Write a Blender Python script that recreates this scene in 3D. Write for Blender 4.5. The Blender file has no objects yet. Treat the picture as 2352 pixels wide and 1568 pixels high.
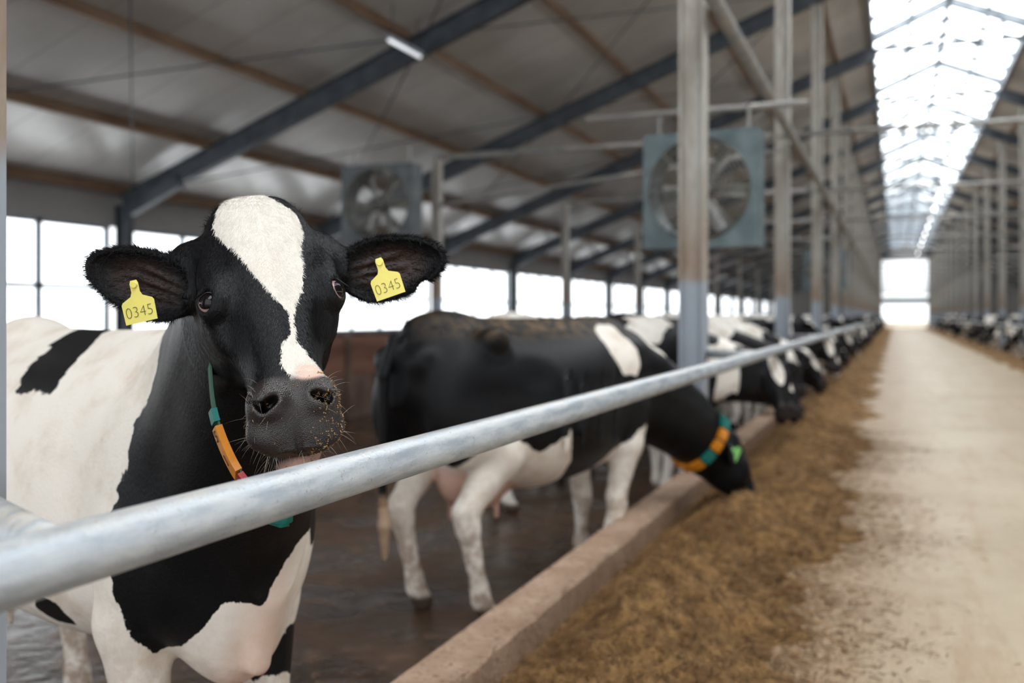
import bpy, bmesh, math, random, time
import numpy as np
from mathutils import Vector, Matrix
T0=time.time()
random.seed(7); rng=np.random.default_rng(11)
scene=bpy.context.scene
COL=scene.collection

# ------------------------------------------------------------ materials
class NT:
    def __init__(s,name):
        s.m=bpy.data.materials.new(name); s.m.use_nodes=True
        s.t=s.m.node_tree; s.b=s.t.nodes['Principled BSDF']; s.o=s.t.nodes['Material Output']
    def n(s,typ,**k):
        nd=s.t.nodes.new(typ)
        for a,v in k.items():
            if a in nd.inputs: 
                s.set(nd.inputs[a],v)
            else: setattr(nd,a,v)
        return nd
    def set(s,inp,v):
        if isinstance(v,bpy.types.NodeSocket): s.t.links.new(v,inp)
        else:
            if isinstance(v,(tuple,list)) and len(v)==3 and inp.type=='RGBA': v=(*v,1)
            inp.default_value=v
    def coord(s,kind='Object'): return s.n('ShaderNodeTexCoord').outputs[kind]
    def scale(s,vec,sc):
        m=s.n('ShaderNodeMapping'); s.set(m.inputs['Vector'],vec); m.inputs['Scale'].default_value=sc; return m.outputs[0]
    def noise(s,vec,scale,detail=3,rough=.55):
        n=s.n('ShaderNodeTexNoise'); s.set(n.inputs['Vector'],vec); n.inputs['Scale'].default_value=scale
        n.inputs['Detail'].default_value=detail; n.inputs['Roughness'].default_value=rough; return n.outputs['Fac']
    def math(s,op,a,b=0.0,c=None,clamp=False):
        n=s.n('ShaderNodeMath',operation=op,use_clamp=clamp); s.set(n.inputs[0],a); s.set(n.inputs[1],b)
        if c is not None: s.set(n.inputs[2],c)
        return n.outputs[0]
    def mr(s,v,a,b,c=0.,d=1.,smooth=True):
        n=s.n('ShaderNodeMapRange'); n.interpolation_type='SMOOTHSTEP' if smooth else 'LINEAR'
        s.set(n.inputs[0],v)
        for i,x in enumerate((a,b,c,d)): n.inputs[i+1].default_value=x
        return n.outputs[0]
    def mix(s,f,a,b):
        n=s.n('ShaderNodeMix',data_type='RGBA'); s.set(n.inputs[0],f); s.set(n.inputs[6],a); s.set(n.inputs[7],b); return n.outputs[2]
    def sep(s,vec):
        n=s.n('ShaderNodeSeparateXYZ'); s.set(n.inputs[0],vec); return n.outputs
    def bump(s,h,strength=.3,dist=.01):
        n=s.n('ShaderNodeBump'); s.set(n.inputs['Height'],h); n.inputs['Strength'].default_value=strength; n.inputs['Distance'].default_value=dist
        s.set(s.b.inputs['Normal'],n.outputs[0])
    def base(s,c): s.set(s.b.inputs['Base Color'],c)
    def rough(s,r): s.set(s.b.inputs['Roughness'],r)
    def attr(s,name):
        n=s.n('ShaderNodeAttribute'); n.attribute_name=name; return n

def simple(name,c1,c2,scale=6,rough=.6,metal=0.,bump=.15,bd=.005,stretch=(1,1,1),detail=4):
    m=NT(name); v=m.scale(m.coord(),stretch); f=m.mr(m.noise(v,scale,detail),.35,.65)
    m.base(m.mix(f,c1,c2)); m.rough(rough); m.b.inputs['Metallic'].default_value=metal
    if bump: m.bump(m.noise(v,scale*5,3),bump,bd)
    return m.m
def emis(name,c,st):
    m=NT(name); m.base(c); m.b.inputs['Emission Color'].default_value=(*c,1)
    f=m.noise(m.coord(),.6,2); s=m.mr(f,.3,.7,st*.85,st*1.1); m.set(m.b.inputs['Emission Strength'],s); return m.m

M_sky=emis('skylight_polycarbonate',(.94,.975,1.),4.4)
M_win=emis('window_daylight',(.93,.97,1.),2.1)
M_gab=emis('gable_polycarbonate',(.93,.97,1.),.75)
M_lamp=emis('lamp_tube_glow',(1,.98,.95),5.)
M_lamp2=emis('lamp_tube_dim',(.92,.96,1.),.55)
M_frame=simple('window_frame_grey',(.22,.25,.28),(.30,.33,.36),4,.5)
M_rib=simple('skylight_rib_grey',(.14,.16,.18),(.21,.23,.25),4,.6)
M_raf=simple('slate_painted_steel',(.048,.058,.071),(.078,.091,.106),3,.5)
M_pur=simple('rusty_purlin',(.18,.105,.06),(.28,.185,.12),2.5,.6,stretch=(1,.3,1))
M_hous=simple('fan_housing_blue',(.10,.14,.155),(.16,.205,.22),4,.5)
M_hous2=simple('fan_housing_dark',(.085,.098,.105),(.13,.148,.155),4,.5)  # darker, greyer version of the housing colour, for the fan by the pen post
M_wire=simple('fan_wire',(.20,.20,.18),(.30,.28,.24),9,.45,.4)
M_blade=simple('fan_blade_metal',(.24,.24,.23),(.42,.42,.41),5,.33,.6)
M_dark=simple('dark_motor',(.03,.03,.035),(.06,.06,.06),5,.5)
M_part=simple('reddish_board',(.15,.065,.04),(.24,.12,.08),1.5,.7,stretch=(1,.4,3))
M_pipe2=simple('galvanized_pipe_dull',(.26,.26,.25),(.38,.36,.33),5,.5,.3)

def column_mat():
    m=NT('galvanized_column'); co=m.coord('Object'); z=m.sep(co)[2]
    n=m.noise(m.scale(co,(3,3,.8)),3,5,.65)
    grey=m.mix(m.mr(n,.35,.6),(.47,.46,.43),(.36,.33,.29))
    rust=m.mix(m.mr(n,.3,.7),(.40,.35,.30),(.27,.19,.135))
    h=m.math('ADD',z,m.math('MULTIPLY',m.math('SUBTRACT',n,.5),.9))
    c=m.mix(m.mr(h,1.9,2.5),rust,grey)
    zz=m.math('ADD',z,m.math('MULTIPLY',m.math('SUBTRACT',n,.5),.06))
    c=m.mix(m.mr(zz,1.72,1.80),(.36,.40,.45),c)
    m.base(c); m.rough(.55); m.b.inputs['Metallic'].default_value=.1; m.bump(n,.2,.01); return m.m
M_col=column_mat()
def ceil_mat():
    m=NT('roof_sandwich_panel'); co=m.coord('Object'); y=m.sep(co)[1]
    fr=m.math('FRACT',m.math('MULTIPLY',y,1/1.07)); d=m.math('ABSOLUTE',m.math('SUBTRACT',fr,.5))
    seam=m.mr(d,.484,.494)
    n=m.noise(co,.5,4); c=m.mix(m.mr(n,.3,.7),(.55,.535,.51),(.71,.695,.67))
    c=m.mix(m.math('MULTIPLY',seam,.5),c,(.16,.15,.15)); m.base(c); m.rough(.25); m.bump(m.noise(co,1.2,2),.15,.05); return m.m
M_ceil=ceil_mat()
def wall_mat():
    m=NT('barn_wall'); co=m.coord('Object'); z=m.sep(co)[2]; n=m.noise(co,2,4)
    lo=m.mix(m.mr(n,.35,.65),(.10,.06,.045),(.19,.13,.10)); hi=m.mix(n,(.24,.24,.24),(.34,.33,.32))
    m.base(m.mix(m.mr(z,1.3,1.5),lo,hi)); m.rough(.8); m.bump(n,.2); return m.m
M_wall=wall_mat()
def endwall_mat():
    m=NT('gable_wall'); co=m.coord('Object'); n=m.noise(co,1,3)
    m.base(m.mix(n,(.16,.16,.16),(.26,.25,.24))); m.rough(.7); return m.m
M_end=endwall_mat()
def cowfloor_mat():
    m=NT('wet_manure_floor'); co=m.coord('Object'); n=m.noise(co,1.6,6,.6); n2=m.noise(co,7,5,.6)
    c=m.mix(m.mr(n,.35,.65),(.034,.020,.012),(.095,.054,.032)); c=m.mix(m.mr(n2,.5,.75),c,(.16,.092,.054))
    m.base(c); m.rough(m.mr(n,.35,.65,.16,.48)); m.bump(n2,.5,.02); return m.m
M_cf=cowfloor_mat()
def aisle_mat():
    m=NT('pale_dusty_concrete'); co=m.coord('Object'); n=m.noise(co,.7,5,.6); n2=m.noise(m.scale(co,(2.2,.35,1)),2.2,6,.7); n3=m.noise(co,60,3); n4=m.noise(co,3.,5,.7)
    c=m.mix(m.mr(n,.3,.7),(.34,.255,.15),(.46,.37,.245)); c=m.mix(m.mr(n2,.46,.70,0,.75),c,(.32,.20,.09))
    x=m.sep(co)[0]; e=m.math('ADD',x,m.math('MULTIPLY',m.math('SUBTRACT',n4,.5),1.0))
    near=m.mr(e,-.25,.6,1,0); c=m.mix(m.math('MULTIPLY',near,m.mr(n3,.30,.60,.35,.9)),c,(.28,.165,.072))
    c=m.mix(m.mr(n3,.62,.78,0,.5),c,(.32,.20,.10)); m.base(c); m.rough(.5); m.bump(n3,.2,.003); return m.m
M_aisle=aisle_mat()
def curb_mat():
    m=NT('worn_concrete_curb'); co=m.coord('Object'); n=m.noise(co,5,6,.65); n2=m.noise(co,40,4,.7)
    c=m.mix(m.mr(n,.3,.7),(.37,.245,.165),(.51,.37,.27)); c=m.mix(m.mr(n2,.5,.7),c,(.22,.125,.07))
    m.base(c); m.rough(.8); m.bump(n2,.9,.015); return m.m
M_curb=curb_mat()
def rail_mat():
    m=NT('galvanized_rail'); co=m.coord('Object'); n=m.noise(m.scale(co,(14,2.5,14)),3,6,.6); n2=m.noise(co,120,3,.7); z=m.n('ShaderNodeNewGeometry').outputs['Normal']
    nz=m.sep(z)[2]
    c=m.mix(m.mr(n,.3,.7),(.34,.38,.42),(.52,.55,.57)); 
    dust=m.math('MULTIPLY',m.mr(nz,.35,.95),m.mr(m.noise(m.scale(co,(20,4,20)),2,5,.7),.35,.65))
    c=m.mix(m.math('MULTIPLY',dust,.8),c,(.60,.54,.46)); c=m.mix(m.mr(n2,.62,.72,0,.7),c,(.22,.15,.10))
    m.base(c); m.rough(m.mr(n,.3,.7,.35,.55)); m.b.inputs['Metallic'].default_value=.35; m.bump(n2,.45,.002); return m.m
M_rail=rail_mat()
def hay_mat():
    m=NT('chopped_silage_feed'); co=m.coord('Object'); n=m.noise(co,14,6,.7); n2=m.noise(co,120,3,.7); n3=m.noise(co,2.6,4)
    c=m.mix(m.mr(n,.36,.64),(.125,.062,.020),(.32,.18,.066)); c=m.mix(m.mr(n2,.52,.75),c,(.51,.34,.155)); c=m.mix(m.mr(n3,.48,.62,0,.5),c,(.125,.064,.022))
    m.base(c); m.rough(.9); m.bump(n2,.8,.012); return m.m
M_hay=hay_mat()
def plain(name,c,rough=.4,n=.06,**k):
    m=NT(name); f=m.noise(m.coord(),40,3); m.base(m.mix(f,tuple(x*(1-n*3) for x in c),tuple(min(1,x*(1+n*3)) for x in c))); m.rough(rough)
    for a,v in k.items(): m.b.inputs[a].default_value=v
    return m.m
M_yel=plain('yellow_tag_plastic',(.84,.75,.19),.4,.03)
M_ink=plain('tag_ink',(.16,.15,.05),.6)
M_green=plain('green_strap',(.05,.13,.09),.7)
M_teal=plain('teal_plastic',(.02,.22,.19),.35)
M_or=plain('orange_plastic',(.72,.27,.02),.35)
M_red=plain('red_plastic',(.45,.02,.03),.35)
M_lime=plain('lime_tag',(.30,.8,.25),.4)
M_hair=plain('pale_whisker',(.42,.38,.32),.5)
M_bhair=plain('black_hair',(.006,.006,.0075),.42,**{'Specular IOR Level':.34})
M_whair=plain('white_hair',(.86,.82,.76),.6)
M_crumb=plain('feed_crumb',(.34,.21,.09),.9,.2)

def coat_hero(name):
    m=NT(name); co=m.coord('Object')
    b=m.attr('blk').outputs['Fac']; n1=m.noise(co,26,4,.6); n2=m.noise(m.scale(co,(1,1,.25)),190,2); n0=m.noise(co,8,2)
    v=m.math('ADD',b,m.math('MULTIPLY',m.math('SUBTRACT',n1,.5),.026)); v=m.math('ADD',v,m.math('MULTIPLY',m.math('SUBTRACT',n2,.5),.014))
    v=m.math('ADD',v,m.math('MULTIPLY',m.math('SUBTRACT',n0,.5),m.attr('rag').outputs['Fac']))
    f=m.mr(v,-.002,.002)
    dirt=m.noise(co,5,6,.65); wh=m.mix(m.mr(dirt,.45,.75,0,.6),(.84,.79,.72),(.58,.46,.34))
    lowz=m.mr(m.sep(co)[2],.2,.9,1,0); d2=m.math('MULTIPLY',lowz,m.mr(m.noise(co,14,4,.7),.38,.62))
    wh=m.mix(m.math('MULTIPLY',d2,.8),wh,(.32,.22,.15))
    wh=m.mix(m.attr('pink').outputs['Fac'],wh,(.74,.50,.39))
    topd=m.attr('topdirt').outputs['Fac']; bl=m.mix(m.math('MULTIPLY',topd,m.mr(m.noise(co,18,5,.7),.4,.6)),(.004,.0045,.006),(.16,.10,.05))
    c=m.mix(f,wh,bl); sk=m.attr('skin'); skc=m.attr('skc')
    c=m.mix(sk.outputs['Fac'],c,skc.outputs['Color']); m.base(c)
    m.rough(m.mix(sk.outputs['Fac'],m.mix(f,(.7,)*3,(.46,)*3),(.22,)*3))
    fur=m.math('ADD',m.noise(m.scale(co,(1,1,.22)),420,2),m.math('MULTIPLY',m.noise(co,45,3),.7))
    vo=m.n('ShaderNodeTexVoronoi'); m.set(vo.inputs['Vector'],co); vo.inputs['Scale'].default_value=520
    sf=sk.outputs['Fac']; h=m.math('ADD',m.math('MULTIPLY',fur,m.math('SUBTRACT',1.,sf)),m.math('MULTIPLY',vo.outputs['Distance'],m.math('MULTIPLY',sf,.38))); m.bump(h,.6,.003)
    m.set(m.b.inputs['Specular IOR Level'],m.math('ADD',m.math('MULTIPLY',sf,.32),.24))
    return m.m
M_hero=coat_hero('holstein_coat')
def coat_bg():
    m=NT('holstein_coat_patched'); co=m.coord('Object'); r=m.n('ShaderNodeObjectInfo').outputs['Random']
    off=m.n('ShaderNodeCombineXYZ'); m.set(off.inputs[0],m.math('MULTIPLY',r,37.)); m.set(off.inputs[1],m.math('MULTIPLY',r,91.)); m.set(off.inputs[2],m.math('MULTIPLY',r,13.))
    va=m.n('ShaderNodeVectorMath',operation='ADD'); m.set(va.inputs[0],co); m.set(va.inputs[1],off.outputs[0])
    n=m.noise(va.outputs[0],1.9,3,.45); z=m.sep(co)[2]
    v=m.math('SUBTRACT',n,.49); v=m.math('SUBTRACT',v,m.mr(z,.35,.7,.16,0)); v=m.math('ADD',v,m.math('MULTIPLY',m.attr('hd').outputs['Fac'],.13))
    f=m.mr(v,-.004,.004); d=m.noise(co,9,5,.65)
    wh=m.mix(m.mr(d,.45,.7,0,.6),(.84,.80,.74),(.42,.32,.23)); bl=m.mix(m.mr(d,.55,.75,0,.35),(.006,.006,.008),(.08,.05,.03))
    c=m.mix(f,wh,bl); sk=m.attr('skin'); c=m.mix(sk.outputs['Fac'],c,m.attr('skc').outputs['Color']); m.base(c); m.rough(.55); m.bump(m.noise(co,60,2),.2,.004)
    m.b.inputs['Specular IOR Level'].default_value=.25
    return m.m
M_bg=coat_bg()
def eye_mat():
    m=NT('cow_eye'); co=m.coord('Object'); x,y,z=m.sep(co)
    r=m.math('SQRT',m.math('ADD',m.math('MULTIPLY',x,x),m.math('MULTIPLY',y,y)))
    c=m.mix(m.mr(r,.0160,.0175),(.006,.004,.005),(.45,.30,.28)); m.base(c); m.rough(.09); m.b.inputs['Specular IOR Level'].default_value=.35; return m.m
M_eye=eye_mat()

# ------------------------------------------------------------ helpers
def link(o,parent=None,**k):
    COL.objects.link(o)
    if parent is not None: o.parent=parent
    for a,v in k.items(): o[a]=v
    return o
def mesh_obj(name,V,F,mat,smooth=False,parent=None,**k):
    me=bpy.data.meshes.new(name); me.from_pydata([tuple(v) for v in V],[],[tuple(f) for f in F]); 
    for mm in (mat if isinstance(mat,(list,tuple)) else [mat]): me.materials.append(mm)
    if smooth: me.polygons.foreach_set('use_smooth',[True]*len(me.polygons))
    me.update(); o=bpy.data.objects.new(name,me); return link(o,parent,**k)
def bm_obj(name,bm,mat,smooth=False,loc=(0,0,0),parent=None,**k):
    me=bpy.data.meshes.new(name); bmesh.ops.recalc_face_normals(bm,faces=bm.faces); bm.to_mesh(me); bm.free()
    for mm in (mat if isinstance(mat,(list,tuple)) else [mat]): me.materials.append(mm)
    if smooth: me.polygons.foreach_set('use_smooth',[True]*len(me.polygons))
    o=bpy.data.objects.new(name,me); o.location=loc; return link(o,parent,**k)
def add_box(bm,lo,hi,mi=0,bevel=0):
    lo=Vector(lo);hi=Vector(hi); c=(lo+hi)/2; s=hi-lo
    r=bmesh.ops.create_cube(bm,size=1,matrix=Matrix.Translation(c)@Matrix.Diagonal((*s,1)))
    fs=set(f for v in r['verts'] for f in v.link_faces)
    for f in fs: f.material_index=mi
    if bevel:
        es=list(set(e for v in r['verts'] for e in v.link_edges)); bmesh.ops.bevel(bm,geom=es,offset=bevel,segments=2,affect='EDGES')
def frame_of(a,b,up=Vector((0,0,1))):
    d=(Vector(b)-Vector(a)).normalized(); u=Vector(up)
    if abs(d.dot(u))>.98: u=Vector((0,1,0))
    s=d.cross(u).normalized(); u=s.cross(d).normalized(); return d,s,u
def add_prism(bm,prof,a,b,up=(0,0,1),mi=0):
    d,s,u=frame_of(a,b,up); a=Vector(a);b=Vector(b)
    A=[bm.verts.new(a+s*p[0]+u*p[1]) for p in prof]; B=[bm.verts.new(b+s*p[0]+u*p[1]) for p in prof]; n=len(prof)
    fs=[bm.faces.new((A[i],A[(i+1)%n],B[(i+1)%n],B[i])) for i in range(n)]
    fs.append(bm.faces.new(A[::-1])); fs.append(bm.faces.new(B))
    for f in fs: f.material_index=mi
def circ(r,n=12): return [(r*math.cos(2*math.pi*i/n),r*math.sin(2*math.pi*i/n)) for i in range(n)]
def rect(w,h): return [(-w/2,-h/2),(w/2,-h/2),(w/2,h/2),(-w/2,h/2)]
def ibeam(w,h,tf,tw): # profile
    return [(-w/2,-h/2),(w/2,-h/2),(w/2,-h/2+tf),(tw/2,-h/2+tf),(tw/2,h/2-tf),(w/2,h/2-tf),(w/2,h/2),(-w/2,h/2),(-w/2,h/2-tf),(-tw/2,h/2-tf),(-tw/2,-h/2+tf),(-w/2,-h/2+tf)]
def pipe(name,a,b,r,mat,n=16,parent=None,**k):
    bm=bmesh.new(); add_prism(bm,circ(r,n),a,b); o=bm_obj(name,bm,mat,False,parent=parent,**k)
    for p in o.data.polygons: p.use_smooth=len(p.vertices)==4
    return o

# ------------------------------------------------------------ SDF toolkit
class SDF:
    def __init__(s): s.ops=[]
    def _add(s,fn,lo,hi,k,mode): s.ops.append((fn,np.array(lo)-k-.09,np.array(hi)+k+.09,k,mode))
    def cone(s,a,b,ra,rb,k=.03,mode='add'):
        a=np.array(a,float); b=np.array(b,float); ab=b-a; L=max(ab@ab,1e-9)
        def fn(P):
            t=np.clip(((P-a)@ab)/L,0,1); q=P-a-t[:,None]*ab; return np.sqrt((q*q).sum(1))-(ra+t*(rb-ra))
        r=max(ra,rb); s._add(fn,np.minimum(a,b)-r,np.maximum(a,b)+r,k,mode)
    def chain(s,pts,k=.03):
        for (p,r),(q,r2) in zip(pts[:-1],pts[1:]): s.cone(p,q,r,r2,k)
    def ell(s,c,r,R=None,k=.03,mode='add',taper=0.):
        c=np.array(c,float); r=np.array(r,float); R=np.eye(3) if R is None else np.array(R,float) # columns = axes
        def fn(P):
            q=(P-c)@R
            if taper: q=q.copy(); q[:,1]=q[:,1]*(1+taper*np.clip(q[:,0]/r[0],-1,1.2))
            k0=np.sqrt(((q/r)**2).sum(1)); k1=np.sqrt(((q/r**2)**2).sum(1)); return k0*(k0-1)/np.maximum(k1,1e-6)
        m=r.max()*1.15; s._add(fn,c-m,c+m,k,mode)
    def loft(s,o,R,tab,n=2.3,tp=0.,k=.03,sm=.03):
        o=np.array(o,float); R=np.array(R,float); tab=np.array(sorted(tab),float)
        xs=np.linspace(tab[0,0],tab[-1,0],300); dx=xs[1]-xs[0]; g=np.exp(-.5*(np.arange(-60,61)*dx/sm)**2); g/=g.sum()
        def smo(c):
            v=np.interp(xs,tab[:,0],tab[:,c]); vp=np.concatenate([np.full(60,v[0]),v,np.full(60,v[-1])]); return np.convolve(vp,g,'valid')
        W,ZT,ZB=smo(1),smo(2),smo(3)
        def fn(P):
            q=(P-o)@R; x=np.clip(q[:,0],xs[0],xs[-1]); w=np.interp(x,xs,W); zt=np.interp(x,xs,ZT); zb=np.interp(x,xs,ZB)
            h=np.maximum((zt-zb)/2,.01); zc=(zt+zb)/2; zz=(q[:,2]-zc)/h; we=np.maximum(w*(1+tp*np.clip(zz,-1,1)),.008)
            r=(np.abs(q[:,1]/we)**n+np.abs(zz)**n)**(1/n); d=(r-1)*np.minimum(we,h); e=np.abs(q[:,0]-x)
            return np.where(e>0,np.sqrt(np.maximum(d,0)**2+e**2),d)
        C=[o+R@np.array((x,y,z)) for x in (xs[0],xs[-1]) for y in (-W.max()*1.2,W.max()*1.2) for z in (ZB.min(),ZT.max())]
        s._add(fn,np.min(C,0),np.max(C,0),k,'add')
    def __call__(s,P):
        d=np.full(len(P),1.0)
        for fn,lo,hi,k,mode in s.ops:
            ix=np.nonzero(((P>lo)&(P<hi)).all(1))[0]
            if not len(ix): continue
            b=fn(P[ix]); a=d[ix]
            if mode=='add':
                h=np.clip(.5+.5*(a-b)/k,0,1); d[ix]=a*(1-h)+b*h-k*h*(1-h)
            else:
                b=-b; h=np.clip(.5+.5*(b-a)/k,0,1); d[ix]=a*(1-h)+b*h+k*h*(1-h)
        return np.maximum(d,-P[:,2])
    def mesh(s,lo,hi,h,B=6):
        lo=np.array(lo,float); nb=np.ceil((np.array(hi)-lo)/(h*B)).astype(int)
        H=h*B; gi=np.stack(np.meshgrid(*[np.arange(n) for n in nb],indexing='ij'),-1).reshape(-1,3)
        cd=s(lo+(gi+.5)*H)
        vol=np.repeat(np.repeat(np.repeat(np.where(cd<0,-1.,1.).reshape(nb),B,0),B,1),B,2).astype(np.float32)
        act=gi[np.abs(cd)<H*1.7]
        sub=np.stack(np.meshgrid(*[np.arange(B)]*3,indexing='ij'),-1).reshape(-1,3)
        for i in range(0,len(act),4000):
            I=(act[i:i+4000,None,:]*B+sub[None]).reshape(-1,3); vol[I[:,0],I[:,1],I[:,2]]=s(lo+I*h)
        ins=vol<0
        c=[ins[i:ins.shape[0]-1+i,j:ins.shape[1]-1+j,k:ins.shape[2]-1+k] for i in (0,1) for j in (0,1) for k in (0,1)]
        cnt=sum(x.astype(np.int8) for x in c); A=np.argwhere((cnt>0)&(cnt<8))
        acc=np.zeros((len(A),3)); num=np.zeros(len(A)); offs=[np.array((i,j,k)) for i in (0,1) for j in (0,1) for k in (0,1)]
        for p in range(8):
            for q in range(p+1,8):
                if np.abs(offs[p]-offs[q]).sum()!=1: continue
                a=vol[tuple((A+offs[p]).T)]; b=vol[tuple((A+offs[q]).T)]; m=(a<0)!=(b<0); t=a[m]/(a[m]-b[m])
                acc[m]+=offs[p]+t[:,None]*(offs[q]-offs[p]); num[m]+=1
        V=lo+(A+acc/num[:,None])*h
        idx=-np.ones(tuple(np.array(vol.shape)-1),np.int32); idx[tuple(A.T)]=np.arange(len(A)); F=[]
        for ax in range(3):
            sl0=[slice(None)]*3; sl1=[slice(None)]*3; sl0[ax]=slice(0,-1); sl1[ax]=slice(1,None)
            a=ins[tuple(sl0)]; b=ins[tuple(sl1)]; E=np.argwhere(a!=b); u,v=[(1,2),(2,0),(0,1)][ax]
            E=E[(E[:,u]>0)&(E[:,v]>0)]; du=np.zeros(3,int);du[u]=1; dv=np.zeros(3,int);dv[v]=1
            def g(X): 
                X=np.minimum(X,np.array(idx.shape)-1); return idx[tuple(X.T)]
            q=np.stack([g(E-du-dv),g(E-dv),g(E),g(E-du)],1); fl=~a[tuple(E.T)]; q[fl]=q[fl][:,::-1]; F.append(q[(q>=0).all(1)])
        return V,np.concatenate(F)
    def grad(s,P,e=.002):
        g=np.zeros_like(P)
        for i in range(3):
            d=np.zeros(3);d[i]=e; g[:,i]=(s(P+d)-s(P-d))/(2*e)
        return g
    def project(s,P,n=3):
        for _ in range(n):
            d=s(P); g=s.grad(P); L=(g*g).sum(1); st=(d/np.maximum(L,.2))[:,None]*g; l=np.linalg.norm(st,axis=1,keepdims=True); st*=np.minimum(1,.004/np.maximum(l,1e-9)); P=P-st
        return P

def nrm(v): v=np.array(v,float); return v/np.linalg.norm(v)
HEAD=[(-.02,.050,-.02,-.08),(0,.080,-.004,-.12),(.04,.106,.008,-.16),(.10,.126,.016,-.20),(.16,.130,.018,-.235),(.22,.120,.016,-.245),(.28,.098,.012,-.225),
      (.34,.076,.008,-.18),(.385,.069,.006,-.145),(.425,.078,.002,-.118),(.462,.086,-.006,-.103),(.495,.082,-.026,-.096),(.518,.062,-.046,-.088),(.530,.035,-.056,-.082)]
TRUNK=[(.30,.06,1.12,.86),(.22,.13,1.24,.76),(.1,.205,1.36,.68),(-.05,.25,1.42,.64),(-.25,.295,1.425,.60),(-.5,.35,1.41,.57),(-.8,.385,1.405,.56),
       (-1.05,.37,1.42,.62),(-1.25,.32,1.445,.72),(-1.42,.26,1.43,.84),(-1.54,.19,1.38,.95),(-1.62,.07,1.30,1.08)]
def ear_op(S,c,major,normal,L=.113,W=.067,cup=True,T=.026):
    mj=nrm(major); n=np.array(normal,float); n=nrm(n-mj*(n@mj)); mn=np.cross(n,mj); R=np.stack([mj,mn,n],1); c=np.array(c,float)
    S.ell(c,(L,W,T),R,.02,taper=.24)
    if cup:
        S.ell(c+n*.015-mj*.003,(L*.945,W*.925,T*1.08),R,.004,'sub',taper=.24)
        for f,s_ in ((-.45,.8),(-.05,1.),(.38,.8)):
            S.cone(c-mj*L*.80+mn*W*f*.6-n*.006,c+mj*L*.25*s_+mn*W*f-n*.016,.006,.003,.008)
    return R
EYE=(.218,.113,-.022)
NOS=(.456,.047,.002)
def build_sdf(Ho,HR,legs,ears=None,cup=True,hero=False,neck_sag=0.,nk=1.):
    """Ho poll position, HR columns (a,v,w), cow-local frame x forward y left z up"""
    S=SDF(); HR=np.array(HR); Ho=np.array(Ho); H=lambda u,v,w: Ho+HR@np.array((u,v,w))
    S.loft((0,0,0),np.eye(3),TRUNK,2.15,-.06,.03,.07)
    S.cone((.0,0,1.39),(-1.3,0,1.40),.05,.05,.10)
    S.ell((-1.33,0,1.415),(.20,.10,.07),None,.08)
    for sg in (1,-1):
        S.ell((.03,.17*sg,1.02),(.15,.085,.30),None,.09)
        S.ell((-1.2,.255*sg,1.36),(.075,.05,.055),None,.09)
        S.ell((-1.55,.125*sg,1.26),(.06,.045,.06),None,.07)
        S.ell((-1.36,.19*sg,1.02),(.20,.13,.27),None,.08)
        S.ell((-1.0,.42*sg,1.22),(.13,.07,.09),None,.10,'sub')
        S.ell((-.20,.36*sg,1.05),(.04,.06,.22),None,.10,'sub')
        if not hero:
            for xr in (-.42,-.55,-.68,-.81): S.cone((xr+.04,.375*sg,1.20),(xr-.05,.41*sg,.80),.008,.008,.05)
    # neck
    for (a,ra),(b,rb) in (((np.array((-.02,0,1.30)),.14),(H(.07,0,-.11),.085*nk)),((np.array((.06,0,1.13)),.19),(H(.13,0,-.14),.10*nk)),((np.array((.12,0,.95)),.17),(H(.20,0,-.165),.085*nk))):
        pr=None; N=6
        for i in range(N+1):
            t=i/N; p=a*(1-t)+b*t+np.array((0,0,neck_sag*4*t*(1-t))); r=(ra*(1-t)+rb*t)*(1+(nk-1)*2.*t*(1-t))
            if pr is not None: S.cone(pr[0],p,pr[1],r,.07)
            pr=(p,r)
    S.ell((.12,0,.80),(.14,.125,.22),None,.10)
    S.cone((.30,0,.98),(.245,0,.66),.022,.028,.04)
    # head
    S.loft(Ho,HR,HEAD,2.6,.10,.04,.015)
    S.ell(H(.01,0,-.06),(.045,.080,.055),HR,.05)
    for sg in (1,-1):
        S.ell(H(.175,.104*sg,-.022),(.055,.028,.030),HR,.035)     # brow
        S.ell(H(.245,.092*sg,-.06),(.05,.03,.045),HR,.04)
        S.ell(H(.20,.085*sg,-.165),(.10,.03,.07),HR,.05)          # cheek
        S.ell(H(.325,.098*sg,-.012),(.065,.02,.03),HR,.04,'sub')
        S.ell(H(.09,.10*sg,.022),(.05,.02,.02),HR,.04,'sub')
    S.ell(H(.480,0,-.122),(.070,.054,.030),HR,.010)                 # chin
    for sg in (1,-1):
        S.ell(H(NOS[0]-.012,.047*sg,-.018),(.036,.033,.030),HR,.020)
        S.ell(H(.490,.042*sg,-.060),(.030,.042,.028),HR,.02)       # upper lip
    # ears
    if ears is None:
        ears=[(H(.07,sg*.10,-.10),H(.075,sg*.235,-.10)+0,HR@np.array((.12,sg,-.08)),HR@np.array((.3,0,1.))) for sg in (1,-1)]
    for base,c,mj,nn in ears:
        mj=nrm(mj); S.cone(base,np.array(c)-mj*.085,.05,.034,.035); ear_op(S,c,mj,nn,cup=cup)
    # legs
    for i,(fx,fy) in enumerate(legs):
        sg=1 if i%2==0 else -1
        if i<2:
            S.chain([((.0,.17*sg,.95),.12),((-.04,.18*sg,.74),.092),((fx*.5,.17*sg+(fy-.17*sg)*.5,.44),.053),((fx*.5+.01,.17*sg+(fy-.17*sg)*.5,.38),.050),((fx,fy,.15),.036),((fx,fy,.11),.044)],.035)
        else:
            S.chain([((-1.33,.19*sg,.98),.15),((-1.14,.23*sg,.80),.11),((fx-.10,fy*.98,.54),.058),((fx-.09,fy,.47),.052),((fx-.01,fy,.16),.038),((fx,fy,.11),.045)],.04)
        S.chain([((fx,fy,.11),.046),((fx+.045,fy,.035),.052)],.02)
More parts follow.
